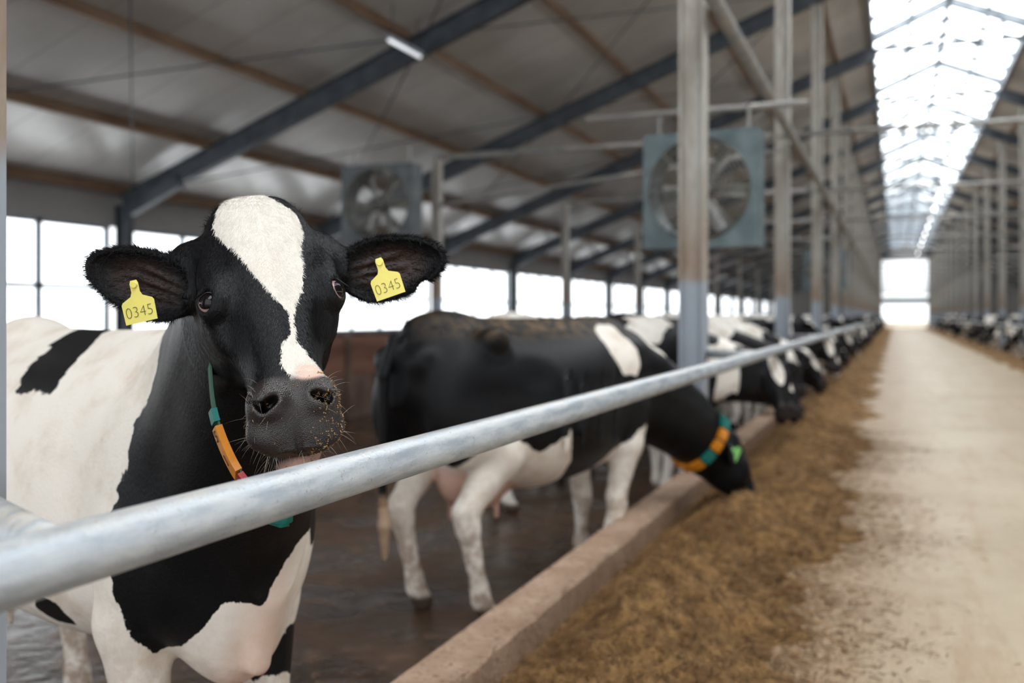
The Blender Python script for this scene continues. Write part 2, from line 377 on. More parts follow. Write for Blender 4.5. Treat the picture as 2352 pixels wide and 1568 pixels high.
    # udder, tail
    if hero: S.ell((-1.22,0,.72),(.17,.13,.13),None,.06)
    else:
        S.ell((-1.08,0,.66),(.21,.155,.17),None,.06)
        for sx in (-1.17,-1.0):
            for sg in (1,-1): S.cone((sx,.07*sg,.54),(sx,.075*sg,.455),.022,.013,.015)
    S.chain([((-1.60,0,1.36),.035),((-1.67,0,1.2),.026),((-1.67,.01,.8),.02),((-1.66,.02,.62),.02),((-1.65,.02,.50),.030),((-1.64,.03,.34),.012)],.015)
    if hero:
        eu,ev,ew=EYE
        for sg in (1,-1):
            d=nrm((.10,.62*sg,.78)); t1=nrm((.9,.30*sg,-.35)); t1=nrm(t1-d*(t1@d)); t2=np.cross(t1,d)
            S.ell(H(eu,ev*sg,ew)+HR@d*.004,(.032,.027,.023),np.stack([HR@t1,HR@t2,HR@d],1),.02)
            S.ell(H(eu,ev*sg,ew)+HR@d*.024,(.0225,.0150,.018),np.stack([HR@t1,HR@t2,HR@d],1),.006,'sub')
            r1=nrm((.45,.80*sg,-.25)); r3=nrm((.25,.15*sg,.95)); r3=nrm(r3-r1*(r3@r1)); r2=np.cross(r3,r1)
            S.ell(H(NOS[0],NOS[1]*sg,NOS[2]),(.019,.0092,.034),np.stack([HR@r1,HR@r2,HR@r3],1),.009,'sub')
            S.cone(H(NOS[0]+.006,.058*sg,-.004),H(NOS[0]-.022,.076*sg,-.012),.007,.005,.008,'sub')
            S.cone(H(.532,0.03*sg,-.090),H(.515,.056*sg,-.093),.006,.006,.005,'sub')
            S.cone(H(.515,.056*sg,-.093),H(.44,.082*sg,-.098),.006,.004,.006,'sub')
        S.cone(H(.534,.03,-.090),H(.534,-.03,-.090),.006,.006,.005,'sub')
        S.cone(H(.532,0,-.06),H(.48,0,.0),.005,.003,.010,'sub')
        S.ell(np.array(ears[0][1])+nrm(ears[0][2])*.06-np.array((0,0,.055)),(.016,.03,.016),None,.004,'sub')
    return S,H
def cow_mesh(S,h,refine=None):
    V,F=S.mesh((-1.85,-.95,-.03),(1.45,.75,1.95),h)
    if refine is not None:
        me=bpy.data.meshes.new('t'); me.from_pydata(V.tolist(),[],F.tolist()); bm=bmesh.new(); bm.from_mesh(me)
        es=[e for e in bm.edges if refine(np.array(e.verts[0].co)) and refine(np.array(e.verts[1].co))]
        bmesh.ops.subdivide_edges(bm,edges=es,cuts=1,use_grid_fill=True); bm.to_mesh(me); bm.free()
        n=len(me.vertices); P=np.empty(n*3); me.vertices.foreach_get('co',P); P=P.reshape(-1,3)
        P=S.project(P,3); me.vertices.foreach_set('co',P.ravel()); me.update(); me.name='cow'; return me,P
    me=bpy.data.meshes.new('cow'); me.from_pydata(V.tolist(),[],F.tolist()); me.update(); return me,V
def set_attrs(me,blk=None,skin=None,skc=None,**ex):
    n=len(me.vertices)
    for nm,a in dict(blk=blk,skin=skin,**ex).items():
        if a is None: continue
        at=me.attributes.new(nm,'FLOAT','POINT'); at.data.foreach_set('value',np.asarray(a,np.float32))
    if skc is not None:
        at=me.attributes.new('skc','FLOAT_COLOR','POINT'); c=np.ones((n,4),np.float32); c[:,:3]=skc; at.data.foreach_set('color',c.ravel())
    me.polygons.foreach_set('use_smooth',[True]*len(me.polygons))
def poly_sd(X,Y,poly):
    poly=np.array(poly,float); d=np.full(len(X),1e9); ins=np.zeros(len(X),bool); n=len(poly)
    for i in range(n):
        a=poly[i]; b=poly[(i+1)%n]; e=b-a; wx=X-a[0]; wy=Y-a[1]; t=np.clip((wx*e[0]+wy*e[1])/(e@e),0,1)
        d=np.minimum(d,np.hypot(wx-t*e[0],wy-t*e[1]))
        c=((a[1]>Y)!=(b[1]>Y))&(X<(b[0]-a[0])*(Y-a[1])/((b[1]-a[1]) or 1e-9)+a[0]); ins^=c
    return np.where(ins,d,-d)
def common_skin(P,Hinv,udder=True):
    n=len(P); skin=np.zeros(n); skc=np.zeros((n,3))
    def put(mask,c):
        m=np.clip(mask,0,1)[:,None]
        skc[:]=np.where(m>0,np.where(skin[:,None]>.01,skc*(1-m)+np.array(c)*m,np.array(c)[None]),skc); np.maximum(skin,m[:,0],out=skin)
    q=Hinv(P); near=(q[:,0]>-.1)&(q[:,0]<.62)&(np.abs(q[:,1])<.125)&(q[:,2]>-.17)&(q[:,2]<.06)
    put(near*np.clip((q[:,0]-.400+.30*np.minimum(q[:,2]+.03,0)-.15*np.maximum(np.abs(q[:,1])-.05,0))*60,0,1)*np.clip((q[:,2]+.092)*60,0,1),(.024,.018,.017))
    x,y,z=P.T
    if udder: put(np.clip(1.3-np.sqrt(((x+1.08)/.20)**2+(y/.16)**2+((z-.60)/.17)**2),0,.12)/.12*.9,(.62,.38,.29))
    put(np.clip((.075-z)*60,0,1)*(z<.2),(.10,.075,.055))
    return q,skin,skc,put

def world_to_local(org,ang):
    c,s=math.cos(ang),math.sin(ang); R=np.array(((c,s,0),(-s,c,0),(0,0,1))); org=np.array(org,float)
    return (lambda p: R@(np.array(p,float)-org)),(lambda d: R@np.array(d,float))

# ------------------------------------------------------------ HERO COW
heroO=(-1.66,2.13,0); heroA=math.atan2(-.42,.908)
wp,wd=world_to_local(heroO,heroA)
ha,hv=(.436,-.350,-.828),(.736,.669,.1045)
a_=nrm(ha); v_=np.array(hv); v_=nrm(v_-a_*(v_@a_)); w_=np.cross(a_,v_)
HRh=np.stack([wd(a_),wd(v_),wd(w_)],1); poll=wp((-1.2075,1.694,1.726))
earL_c,earR_c=(-.986,1.871,1.604),(-1.402,1.582,1.569)
ears=[(wp((-1.135,1.815,1.625)),wp(earL_c),wd((.913,.351,.208)),wd((.36,-.93,-.10))),
      (wp((-1.3265,1.65,1.60)),wp(earR_c),wd((-.8826,-.339,.326)),wd((.36,-.93,-.10)))]
S,H=build_sdf(poll,HRh,[(.0,.17),(.02,-.18),(-1.42,.2),(-1.5,-.2)],ears,True,True)
ctr=poll+HRh@np.array((.25,0,-.05))
me,P=cow_mesh(S,.0075,lambda p: (np.linalg.norm(p-ctr)<.42))
Hinv=lambda P:(P-poll)@HRh
q,skin,skc,put=common_skin(P,Hinv,False)
u,v,w=q.T; x,y,z=P.T
fx=np.interp(z,[.6,.8,1.0,1.2,1.38,1.5],[.03,.05,.02,.09,.13,.14]); gz=np.interp(y,[-.24,-.17,-.14,-.1,-.02,.03,.1,.2],[.74,.68,.72,.83,.84,.93,.99,.92])
blk=np.minimum(x-fx,z-gz); rag=np.full(len(P),.10)
headreg=(u>-.12)&(u<.62)&(np.abs(v)<.40)&(w>-.26)&(x>.30)
blk=np.where(headreg,.3,blk); rag=np.where(headreg,.0,rag)
blaze=[(-.06,-.05),(.0,-.075),(.04,-.090),(.06,-.088),(.10,-.070),(.15,-.047),(.20,-.025),(.25,.002),(.275,.018),(.32,.014),(.345,-.008),(.385,-.014),(.405,.0),(.43,.0),(.43,.075),(.40,.068),(.375,.045),(.34,.024),(.29,.025),(.265,.032),(.23,.05),(.18,.064),(.12,.070),(.07,.084),(.03,.078),(-.02,.03),(-.06,.01)]
bz=poly_sd(u,v,blaze); blk=np.where(headreg&(w>-.09)&(np.abs(v)<.13),np.where(bz>-.08,np.minimum(-bz,.2),blk),blk)
pt=np.where(z>1.15,np.minimum(poly_sd(x,y,[(-.86,.14),(-.66,.14),(-.60,.0),(-.50,-.16),(-.40,-.28),(-.34,-.36),(-.46,-.36),(-.62,-.27),(-.76,-.18),(-.86,-.10)]),z-1.285),-1); blk=np.maximum(blk,pt)
blk=np.maximum(blk,np.where(y<0,.07-np.hypot((x+.40)/1.0,(z-.70)/.6),-1))
blk=np.maximum(blk,np.where(y>.05,.07-np.hypot(x,(z-.60)),-1))
for (b,c,mj,nn) in ears:
    mj=nrm(mj); n=nrm(np.array(nn)-mj*(np.array(nn)@mj)); r=P-np.array(c); mn=np.cross(n,mj)
    ins=1.0-np.sqrt(((r@mj+.01)/.090)**2+(r@mn/.054)**2); nd=r@n
    put(np.clip(ins*2.5,0,1)*((nd<.02)&(nd>-.020))*.7*(np.linalg.norm(r,axis=1)<.13),(.045,.018,.012))
for sg in (1,-1): put(np.clip(1.25-np.sqrt(((u-NOS[0])/.018)**2+((v-.049*sg)/.018)**2),0,.3)/.3*(w<-.006)*(w>-.08),(.004,.003,.003))
put(np.clip(1-np.hypot((u-.403)/.020,(v-.036)/.034),0,.4)/.4*(w>-.05)*.8,(.74,.47,.37))
put(np.clip(1-np.sqrt(((u-.53)/.06)**2+((v-.012)/.055)**2+((w+.122)/.030)**2),0,.25)/.25,(.60,.37,.32))
pink=np.clip(1.2-np.hypot(y/.08,(z-.66)/.28),0,.8)/.8*.6*(x>.1)
me.materials.append(M_hero); set_attrs(me,blk,skin,skc,topdirt=np.zeros(len(P)),rag=rag,pink=pink)
hero=bpy.data.objects.new('cow',me); link(hero,label='black and white dairy cow with chin on rail and ear tags',category='cow')
hero.location=heroO; hero.rotation_euler=(0,0,heroA)
print('hero',len(P),time.time()-T0)
hinv=Matrix.LocRotScale(Vector(heroO),Matrix.Rotation(heroA,3,'Z'),None).inverted()
def hl(p): return hinv@Vector(p)
for sg in (1,-1):
    bm=bmesh.new(); bmesh.ops.create_uvsphere(bm,u_segments=32,v_segments=20,radius=.0225)
    o=bm_obj('eye',bm,M_eye,True,parent=hero,label='dark glossy eye with a rim of white'); 
    d=HRh@nrm((.10,.62*sg,.78)); gz_=Vector(HRh@nrm((.12,.62*sg+.24,.72)))
    o.location=Vector(H(EYE[0],EYE[1]*sg,EYE[2])+d*.0055); o.rotation_euler=gz_.to_track_quat('Z','Y').to_euler()
# tags
def text_mesh(name,s,size,mat,parent,M,off=-.0006,**k):
    cu=bpy.data.curves.new(name,'FONT'); cu.body=s; cu.size=size; cu.align_x='CENTER'; cu.align_y='CENTER'; cu.extrude=.0004; cu.offset=off*size/.03
    to=bpy.data.objects.new('tmp',cu); COL.objects.link(to); dg=bpy.context.evaluated_depsgraph_get(); m2=bpy.data.meshes.new_from_object(to.evaluated_get(dg)); bpy.data.objects.remove(to)
    m2.materials.clear(); m2.materials.append(mat); o=bpy.data.objects.new(name,m2); link(o,parent,**k); o.matrix_local=M; return o
Rv=Vector((.9334,.3588,0)); Uv=Vector((0,0,1))
def tag(org,tilt,nrmW,text,parent,mat=M_yel,s=1.):
    out=[(-.032,0),(.032,0),(.033,.040),(.030,.045),(.012,.054),(.0085,.062),(.0085,.080),(.006,.086),(-.006,.086),(-.0085,.080),(-.0085,.062),(-.012,.054),(-.030,.045),(-.033,.040)]
    bm=bmesh.new(); f=bm.faces.new([bm.verts.new((a*s,b*s,0)) for a,b in out]); r=bmesh.ops.extrude_face_region(bm,geom=[f]); bmesh.ops.translate(bm,verts=[g for g in r['geom'] if isinstance(g,bmesh.types.BMVert)],vec=(0,0,-.002))
    bmesh.ops.create_cone(bm,cap_ends=True,segments=16,radius1=.0075*s,radius2=.006*s,depth=.006,matrix=Matrix.Translation((0,.076*s,.002)))
    o=bm_obj('ear_tag',bm,mat,parent=parent,label='yellow plastic ear tag marked 0345' if text else 'plastic ear tag')
    n=Vector(nrmW).normalized(); up=(Uv*math.cos(tilt)-Rv*math.sin(tilt)); up=(up-n*up.dot(n)).normalized(); xx=up.cross(n)
    Mw=Matrix((( xx.x,up.x,n.x,org[0]),(xx.y,up.y,n.y,org[1]),(xx.z,up.z,n.z,org[2]),(0,0,0,1))); o.matrix_local=hinv@Mw if parent is hero else Mw
    if text: text_mesh('tag_number',text,.031*s,M_ink,o,Matrix.Translation((0,.021*s,.0008))@Matrix.Diagonal((.92,1.05,1,1)),-.0008)
    return o
tag((-1.350,1.530,1.488),math.radians(13),(.36,-.93,.05),'0345',hero,s=.96)
tag((-.955,1.800,1.539),math.radians(19),(.30,-.95,.0),'0345',hero,s=.96)
# collar
def catmull(pts,n=16):
    out=[];N=len(pts)
    for i in range(N):
        p0,p1,p2,p3=[Vector(pts[(i+j-1)%N]) for j in range(4)]
        for k in range(n):
            t=k/n; out.append(.5*((2*p1)+(p2-p0)*t+(2*p0-5*p1+4*p2-p3)*t*t+(3*p1-p0-3*p2+p3)*t**3))
    return out
def band(name,C,s0,s1,wid,th,mat,axis,parent,closed=False,off=0.,**k):
    c=sum(C,Vector())/len(C); n=len(C); ids=range(s0,s1+(0 if closed else 1)); V=[];F=[]
    for i in ids:
        p=C[i%n]; t=(C[(i+1)%n]-C[(i-1)%n]).normalized(); ax=Vector(axis); ax=(ax-t*ax.dot(t)).normalized(); o=t.cross(ax).normalized()
        if o.dot(p-c)<0: o=-o
        p=p+o*off
        V+=[p-ax*wid/2-o*th/2,p+ax*wid/2-o*th/2,p+ax*wid/2+o*th/2,p-ax*wid/2+o*th/2]
    m=len(list(ids))
    for i in range(m if closed else m-1):
        a=i*4;b=((i+1)%m)*4
        for j in range(4): F.append((a+j,a+(j+1)%4,b+(j+1)%4,b+j))
    if not closed: F+= [(3,2,1,0),tuple((m-1)*4+j for j in range(4))]
    return mesh_obj(name,V,F,mat,parent=parent,**k)
cw=[(-1.33,1.92,1.66),(-1.345,1.80,1.60),(-1.318,1.69,1.50),(-1.282,1.645,1.41),(-1.253,1.625,1.306),(-1.206,1.62,1.214),(-1.158,1.62,1.165),(-1.12,1.66,1.135),(-1.10,1.72,1.19),(-1.13,1.82,1.32),(-1.19,1.90,1.48),(-1.25,1.95,1.62)]
C=[hl(p) for p in catmull(cw,12)]
axd=hl((-1.22,1.75,1.4))-hl((-1.45,1.98,1.25))
collar=band('collar',C,0,len(C),.030,.004,M_green,axd,hero,True,label='green strap collar with orange number blocks')
band('collar_block',C,47,50,.036,.012,M_teal,axd,collar,off=.003,label='teal collar block')
for s0,s1 in ((51,54),(54,57),(57,61),(61,64)):
    band('collar_block',C,s0,s1,.038,.014,M_or,axd,collar,off=.003,label='orange number block')
band('collar_block',C,65,68,.034,.012,M_red,axd,collar,off=.003,label='red collar block')
band('collar_block',C,94,97,.034,.012,M_or,axd,collar,off=.003,label='orange number block')
bm=bmesh.new(); add_box(bm,(-.03,-.018,-.05),(.03,.018,.0),0,.008); o=bm_obj('pendant',bm,M_teal,True,parent=collar,label='teal plastic weight'); o.location=hl((-1.125,1.655,1.14))
def on_collar(i,s,size,mat):
    p=C[i];t=(C[i+1]-C[i-1]).normalized(); ax=(axd-t*axd.dot(t)).normalized(); oo=t.cross(ax).normalized(); c=sum(C,Vector())/len(C)
    if oo.dot(p-c)<0: oo=-oo
    p=p+oo*.0115; up=-t; xx=up.cross(oo); M=Matrix(((xx.x,up.x,oo.x,p.x),(xx.y,up.y,oo.y,p.y),(xx.z,up.z,oo.z,p.z),(0,0,0,1))); text_mesh('collar_number',s,size,mat,collar,M,0.)
on_collar(53,'5',.034,M_dark); on_collar(59,'1',.034,M_dark)
# whiskers / fringe hair
def strands(name,roots,mat,parent,seg=4,wd_=.0006,**k):
    V=[];F=[]
    for (p,d,L,sag) in roots:
        p=Vector(p); d=Vector(d).normalized(); s=d.cross(Vector((.3,.2,1))).normalized(); s2=d.cross(s); b0=len(V)
        for i in range(seg+1):
            t=i/seg; c=p+d*L*t+Vector((0,0,-sag*L*t*t)); ww=wd_*(1-t*.85)
            V+=[c+s*ww,c-s*.5*ww+s2*ww*.87,c-s*.5*ww-s2*ww*.87]
            if i:
                a=b0+3*(i-1);b=a+3
                for j in range(3): F.append((a+j,a+(j+1)%3,b+(j+1)%3,b+j))
    o=mesh_obj(name,V,F,mat,parent=parent,**k); o['kind']='stuff'; return o
N=np.empty(len(P)*3); me.vertices.foreach_get('normal',N); N=N.reshape(-1,3)
def pick(mask,n): ix=np.nonzero(mask)[0]; return ix[rng.integers(0,len(ix),n)]
rt=[]
for i in pick((u>.43)&(np.abs(v)<.12)&(w<-.06)&(w>-.17)&headreg,150): rt.append((P[i],N[i]*1.0+HRh[:,0]*.3+rng.normal(0,.25,3),random.uniform(.012,.045),random.uniform(0,.5)))
for i in pick((u>.40)&(u<.52)&(np.abs(v)>.05)&(np.abs(v)<.12)&(w<.01)&(w>-.07),30): rt.append((P[i],N[i]+rng.normal(0,.3,3),random.uniform(.02,.045),random.uniform(0,.4)))
strands('whiskers',rt,M_hair,hero,wd_=.00028,label='pale whiskers around the muzzle')
rt=[]
for (b,c,mj,nn) in ears:
    mj=nrm(mj); n=nrm(np.array(nn)-mj*(np.array(nn)@mj)); r=P-np.array(c); mn=np.cross(n,mj)
    rr=np.sqrt((r@mj/.115)**2+(r@mn/.068)**2)
    for i in pick((rr>.86)&(rr<1.12)&(np.abs(r@n)<.03)&(r@mj>-.09),2200):
        o_=nrm(r[i]); rt.append((P[i],o_*.7+mj*.7+rng.normal(0,.25,3),random.uniform(.006,.018),.2))
    for i in pick((rr<.95)&(r@n>-.022)&(r@n<.02)&(np.linalg.norm(r,axis=1)<.12),1500):
        rt.append((P[i],n*.4+mj*.9+rng.normal(0,.3,3),random.uniform(.010,.022),.2))
for i in pick((u<.03)&(np.abs(v)<.10)&(w<-.03)&(w>-.12)&headreg,700): rt.append((P[i],N[i]*.4+np.array((0,0,.3))+rng.normal(0,.3,3),random.uniform(.008,.02),.3))
for sg in (1,-1):
    for t in np.linspace(-1,1,36): rt.append((H(EYE[0]-.014,EYE[1]*sg,EYE[2])+HRh@(nrm((.10,.62*sg,.78))*.027)+HRh@np.array((.003,.013*sg,-.012))*t,HRh@(nrm((-.1,.7*sg,.6))),.013,.9))
strands('coat_fringe',rt,M_bhair,hero,seg=2,wd_=.0004,label='black hair fringe on ears and poll')
def fuzz(name,mask,n,L0,L1,mat,lab,wdt=.00035):
    ix=pick(mask,n); p=P[ix]+rng.normal(0,.0018,(n,3)); p-=((p-P[ix])*N[ix]).sum(1)[:,None]*N[ix]
    flow=np.where((headreg[ix])[:,None],HRh[:,0][None]+.35*np.sign(v[ix])[:,None]*HRh[:,1][None],np.array((-.35,0,-1.))[None]); flow=flow+rng.normal(0,.22,(n,3))
    flow-= (flow*N[ix]).sum(1)[:,None]*N[ix]; flow/=np.linalg.norm(flow,axis=1)[:,None]; L=rng.uniform(L0,L1,n)[:,None]
    d=(flow+N[ix]*rng.uniform(.08,.35,(n,1))); s=np.cross(flow,N[ix])*wdt
    V=np.stack([p-s,p+s,p+d*L],1).reshape(-1,3); F=np.arange(3*n).reshape(-1,3)
    me_=bpy.data.meshes.new(name); me_.from_pydata(V.tolist(),[],F.tolist()); me_.materials.append(mat); o=bpy.data.objects.new(name,me_); link(o,hero,label=lab); o['kind']='stuff'
eyed=np.minimum(np.linalg.norm(P-H(EYE[0],EYE[1],EYE[2]),axis=1),np.linalg.norm(P-H(EYE[0],-EYE[1],EYE[2]),axis=1))
hm=headreg&(skin<.05)&(eyed>.036)
fuzz('black_coat_hair',hm&(blk>.001),70000,.004,.010,M_bhair,'short black coat hair')
fuzz('white_coat_hair',hm&(blk<-.001),18000,.004,.010,M_whair,'short white coat hair')
V=[];F=[]
cm=headreg&(u>.40)&(w>-.15)&(((v>.040)&(w<-.0))|(rng.random(len(P))<.07)|((v>.02)&(u>.50)))&(np.abs(v)<.12)
for i in pick(cm,700):
    c=P[i]+N[i]*.0006; s=random.uniform(.0006,.0018); d1=nrm(rng.normal(size=3)); d2=nrm(np.cross(d1,rng.normal(size=3))); d3=np.cross(d1,d2); b0=len(V); e=random.uniform(1,2.5)
    V+=[c+d1*s*e,c-d1*s*e,c+d2*s,c-d2*s,c+d3*s*.7,c-d3*s*.7]
    for a in (0,1):
        for b,cc in ((2,4),(4,3),(3,5),(5,2)): F.append((b0+a,b0+b,b0+cc))
o=mesh_obj('feed_crumbs',V,F,M_crumb,parent=hero,label='feed crumbs stuck to the wet nose'); o['kind']='stuff'
print('hero parts',time.time()-T0)

# ------------------------------------------------------------ other cows
def head_frame(yaw,pitch,roll=0):
    y,p=math.radians(yaw),math.radians(pitch); h=np.array((math.cos(y),math.sin(y),0)); s=np.array((-math.sin(y),math.cos(y),0)); zz=np.array((0,0,1.)); r=math.radians(roll)
    s,zz=s*math.cos(r)+zz*math.sin(r),zz*math.cos(r)-s*math.sin(r)
    a=h*math.cos(p)-zz*math.sin(p); w=h*math.sin(p)+zz*math.cos(p); return np.stack([a,s,w],1)
def other_cow(poll,HR,legs,h,neck_sag=0.,nk=1.1):
    S,H=build_sdf(poll,HR,legs,None,False,False,neck_sag,nk); me,P=cow_mesh(S,h); Hinv=lambda P:(P-np.array(poll))@HR
    q,skin,skc,put=common_skin(P,Hinv); return me,P,q,skin,skc,H,put,S
HR2=head_frame(-52,72); me2,P2,q2,sk2,sc2,H2,put,S2=other_cow((.97,-.31,.71),HR2,[(.0,.17),(-.18,-.13),(-1.30,.19),(-1.24,-.2)],.011,.08,1.15)
x,y,z=P2.T; rs=y<.02
b2=np.full(len(P2),.2)
def white(s): 
    global b2; b2=np.minimum(b2,-s)
white(np.where(y<.1,poly_sd(x,z,[(-.27,1.38),(-.25,1.26),(-.17,1.15),(-.05,1.13),(.02,1.20),(-.01,1.32),(-.07,1.41),(-.18,1.43)]),-1))
white(np.where(y<.3,poly_sd(x,z,[(.10,1.6),(.12,1.40),(.20,1.29),(.34,1.22),(.40,1.28),(.36,1.5)]),-1))
white(poly_sd(x,z,[(-1.46,.72),(-1.25,.95),(-.98,.80),(-.78,.90),(-.68,.62),(-.75,.3),(-.8,-.1),(-1.95,-.1),(-1.9,.56),(-1.55,.60)]))
white(poly_sd(x,z,[(-.20,.72),(.02,.86),(.12,.78),(.14,.3),(.2,-.1),(-.5,-.1),(-.32,.3)]))
white(poly_sd(x,z,[(-.50,.58),(-.35,.62),(-.2,.76),(-.1,.6),(-.5,.5)]))
hd2=(q2[:,0]>-.1)&(q2[:,0]<.62)&(np.abs(q2[:,1])<.3)&(x>.6); b2=np.where(hd2,.2,b2)
put(np.clip((-1.585-x)*60,0,1)*np.clip((.66-z)*20,0,1)*(z>.28)*.85*(np.abs(y)<.09),(.38,.24,.14))
top=np.clip((z-1.33)*12,0,1)*np.clip(1.2-np.abs(x+.7)*1.3,0,1)
me2.materials.append(M_hero); set_attrs(me2,b2,sk2,sc2,topdirt=top,rag=np.full(len(P2),.05),pink=np.zeros(len(P2)))
cow2=bpy.data.objects.new('cow',me2); link(cow2,label='mostly black dairy cow with white belly eating over the curb',category='cow')
A2=math.radians(69); cow2.location=(-1.62,5.75,0); cow2.rotation_euler=(0,0,A2); cow2.scale=(1.03,1.03,1.02)
def neck_collar(S,H,parent,f,sag,segs,n=28):
    a=np.array((.06,0,1.13)); b=H(.13,0,-.14); cen=a*(1-f)+b*f+np.array((0,0,sag*4*f*(1-f))); ax=nrm(b-a); s=nrm(np.cross(ax,(0,0,1))); t=np.cross(s,ax); pts=[]
    for i in range(n):
        th=2*math.pi*i/n; d=s*math.cos(th)+t*math.sin(th); R=np.linspace(.05,.40,120); val=S(cen+d*R[:,None]); j=np.nonzero(val>0)[0]; r=R[j[0]] if len(j) else .25
        pts.append((cen,d,r))
    rs_=np.array([p[2] for p in pts]); rs_=(np.roll(rs_,1)+rs_+np.roll(rs_,-1))/3
    C=catmull([tuple(p[0]+p[1]*(r+.008)) for p,r in zip(pts,rs_)],3); ax=Vector(ax)
    co=band('collar',C,0,len(C),.045,.006,M_green,ax,parent,True,label='strap collar with coloured blocks')
    for s0,s1,m in segs: band('collar_block',C,s0,s1,.062,.028,m,ax,co,off=.008)
    return co
nc=28*3
neck_collar(S2,H2,cow2,.80,.08,[(k,k+5,m) for k,m in ((0,M_or),(6,M_teal),(30,M_teal),(36,M_or),(42,M_or),(48,M_or),(54,M_or),(60,M_or),(66,M_or),(72,M_teal),(78,M_or))])
t=tag((0,0,0),0,(0,-1,0),None,cow2,M_lime,1.3); t['label']='lime green ear tag'; t.matrix_local=Matrix.Translation(H2(.09,-.24,-.05))@Matrix.Rotation(math.radians(100),4,'X')@Matrix.Rotation(1.0,4,'Z')
gen=[]
for (pl,HR,lg,sag) in (((.76,.04,.72),head_frame(6,64),[(.02,.17),(-.08,-.17),(-1.36,.2),(-1.46,-.2)],0.),
                    ((.84,-.14,1.04),head_frame(-50,60,4),[(.0,.17),(.05,-.17),(-1.46,.2),(-1.36,-.2)],.0),
                    ((.72,.02,1.50),head_frame(5,38),[(.04,.17),(-.05,-.17),(-1.42,.2),(-1.40,-.2)],.0),
                    ((.86,-.26,1.14),head_frame(-88,62,0),[(.04,.17),(-.05,-.17),(-1.42,.2),(-1.40,-.2)],.0)):
    m_,P_,q_,s_,c_,H_,put,S_=other_cow(pl,HR,lg,.019 if len(gen)<3 else .014,sag)
    uu,vv,ww=q_.T; hd=((uu>-.1)&(uu<.62)&(np.abs(vv)<.32)&(P_[:,0]>.5)).astype(float)
    star=np.clip(1.3-np.hypot((uu-.14)/.14,vv/.06),0,1)*4*(ww>-.08)*hd; m_.materials.append(M_bg); set_attrs(m_,None,s_,c_,hd=hd-star*1.0); gen.append(m_)
print('cows',time.time()-T0)
def gcow(i,loc,deg,lab,grp):
    o=bpy.data.objects.new('cow',gen[i]); o.location=loc; o.rotation_euler=(0,0,math.radians(deg)); s=random.uniform(.97,1.04); o.scale=(s,s,s)
    return link(o,label=lab,category='cow',group=grp)
LB='black and white dairy cow standing at the feed barrier'
gcow(3,(-1.80,8.15,0),40,'black and white dairy cow with starred forehead turned toward the aisle',LB+'s')
yy=9.35; i=0
while yy<95:
    gcow([1,3,0,1,2,3,0][i%7],(-1.84+random.uniform(-.05,.08),yy,0),random.uniform(28,44),LB,'row of dairy cows at the feed barrier'); yy+=random.uniform(1.02,1.2); i+=1
yy=17.; i=0
while yy<95:
    gcow([0,1,0,2][i%4],(4.02+random.uniform(-.05,.06),yy,0),random.uniform(138,150),LB,'row of dairy cows across the aisle'); yy+=random.uniform(1.3,2.4); i+=1
for k,(a,b,d) in enumerate(((-4.4,10.9,100),(-5.2,15.0,60),(-4.9,20.,120),(-5.6,26.,80))): gcow(2,(a,b,0),d,'black and white dairy cow standing loose in the pen','loose cows in the pen')

# ------------------------------------------------------------ SHELL
CY=[1.1+6.42*k for k in range(-1,19)]; XL,XR,XC=-12.8,15.3,1.25; SL=.384
def zr(x): return 3.8+SL*(min(x,2*XC-x)-XL)
Y0,Y1=-6.,118.
def quad_slab(bm,x0,x1,y0,y1,th,mi=0,lift=0):
    z0,z1=zr(x0)+lift,zr(x1)+lift; vs=[bm.verts.new(p) for p in ((x0,y0,z0),(x1,y0,z1),(x1,y1,z1),(x0,y1,z0),(x0,y0,z0+th),(x1,y0,z1+th),(x1,y1,z1+th),(x0,y1,z0+th))]
    for f in ((0,1,2,3),(7,6,5,4),(0,4,5,1),(1,5,6,2),(2,6,7,3),(3,7,4,0)): bm.faces.new([vs[i] for i in f]).material_index=mi
bm=bmesh.new(); quad_slab(bm,XL-.3,-.53,Y0,Y1,.1); quad_slab(bm,3.03,XR+.3,Y0,Y1,.1); bm_obj('ceiling',bm,M_ceil,kind='structure')
bm=bmesh.new(); add_box(bm,(-14,Y0,-.1),(-1.49,Y1,0)); bm_obj('floor',bm,M_cf,kind='structure')
bm=bmesh.new(); add_box(bm,(-1.40,Y0,-.1),(3.50,Y1,.2)); bm_obj('floor',bm,M_aisle,kind='structure')
bm=bmesh.new(); add_box(bm,(3.68,Y0,-.1),(16.5,Y1,0)); bm_obj('floor',bm,M_cf,kind='structure')
def side_wall(name,x,s):
    bm=bmesh.new(); add_box(bm,(x-.1,Y0,0),(x+.1,Y1,1.07)); add_box(bm,(x-.1,Y0,3.07),(x+.1,Y1,3.80)); bm_obj(name,bm,M_wall,kind='structure')
side_wall('wall_left',XL-.1,1); side_wall('wall_right',XR+.1,-1)
wn=1
def win(x,ya,yb):
    global wn
    bm=bmesh.new(); w=yb-ya; add_box(bm,(x-.02,ya,1.07),(x+.02,yb,3.07),1)
    for zz in (1.07,1.95,3.01): add_box(bm,(x-.07,ya,zz),(x+.07,yb,zz+.08),0)
    n=4
    for i in range(n+1): add_box(bm,(x-.07,ya+w*i/n-.055,1.07),(x+.07,ya+w*i/n+.055,3.07),0)
    bm_obj('window_%d'%wn,bm,[M_frame,M_win],kind='structure'); wn+=1
for ya,yb in zip(CY[:-1],CY[1:]):
    win(XL-.1,ya+.25,yb-.25)
for ya,yb in zip(CY[:-1],CY[1:]): win(XR+.1,ya+.25,yb-.25)
ZE=zr(-.53)+.12; ZP=ZE+.75
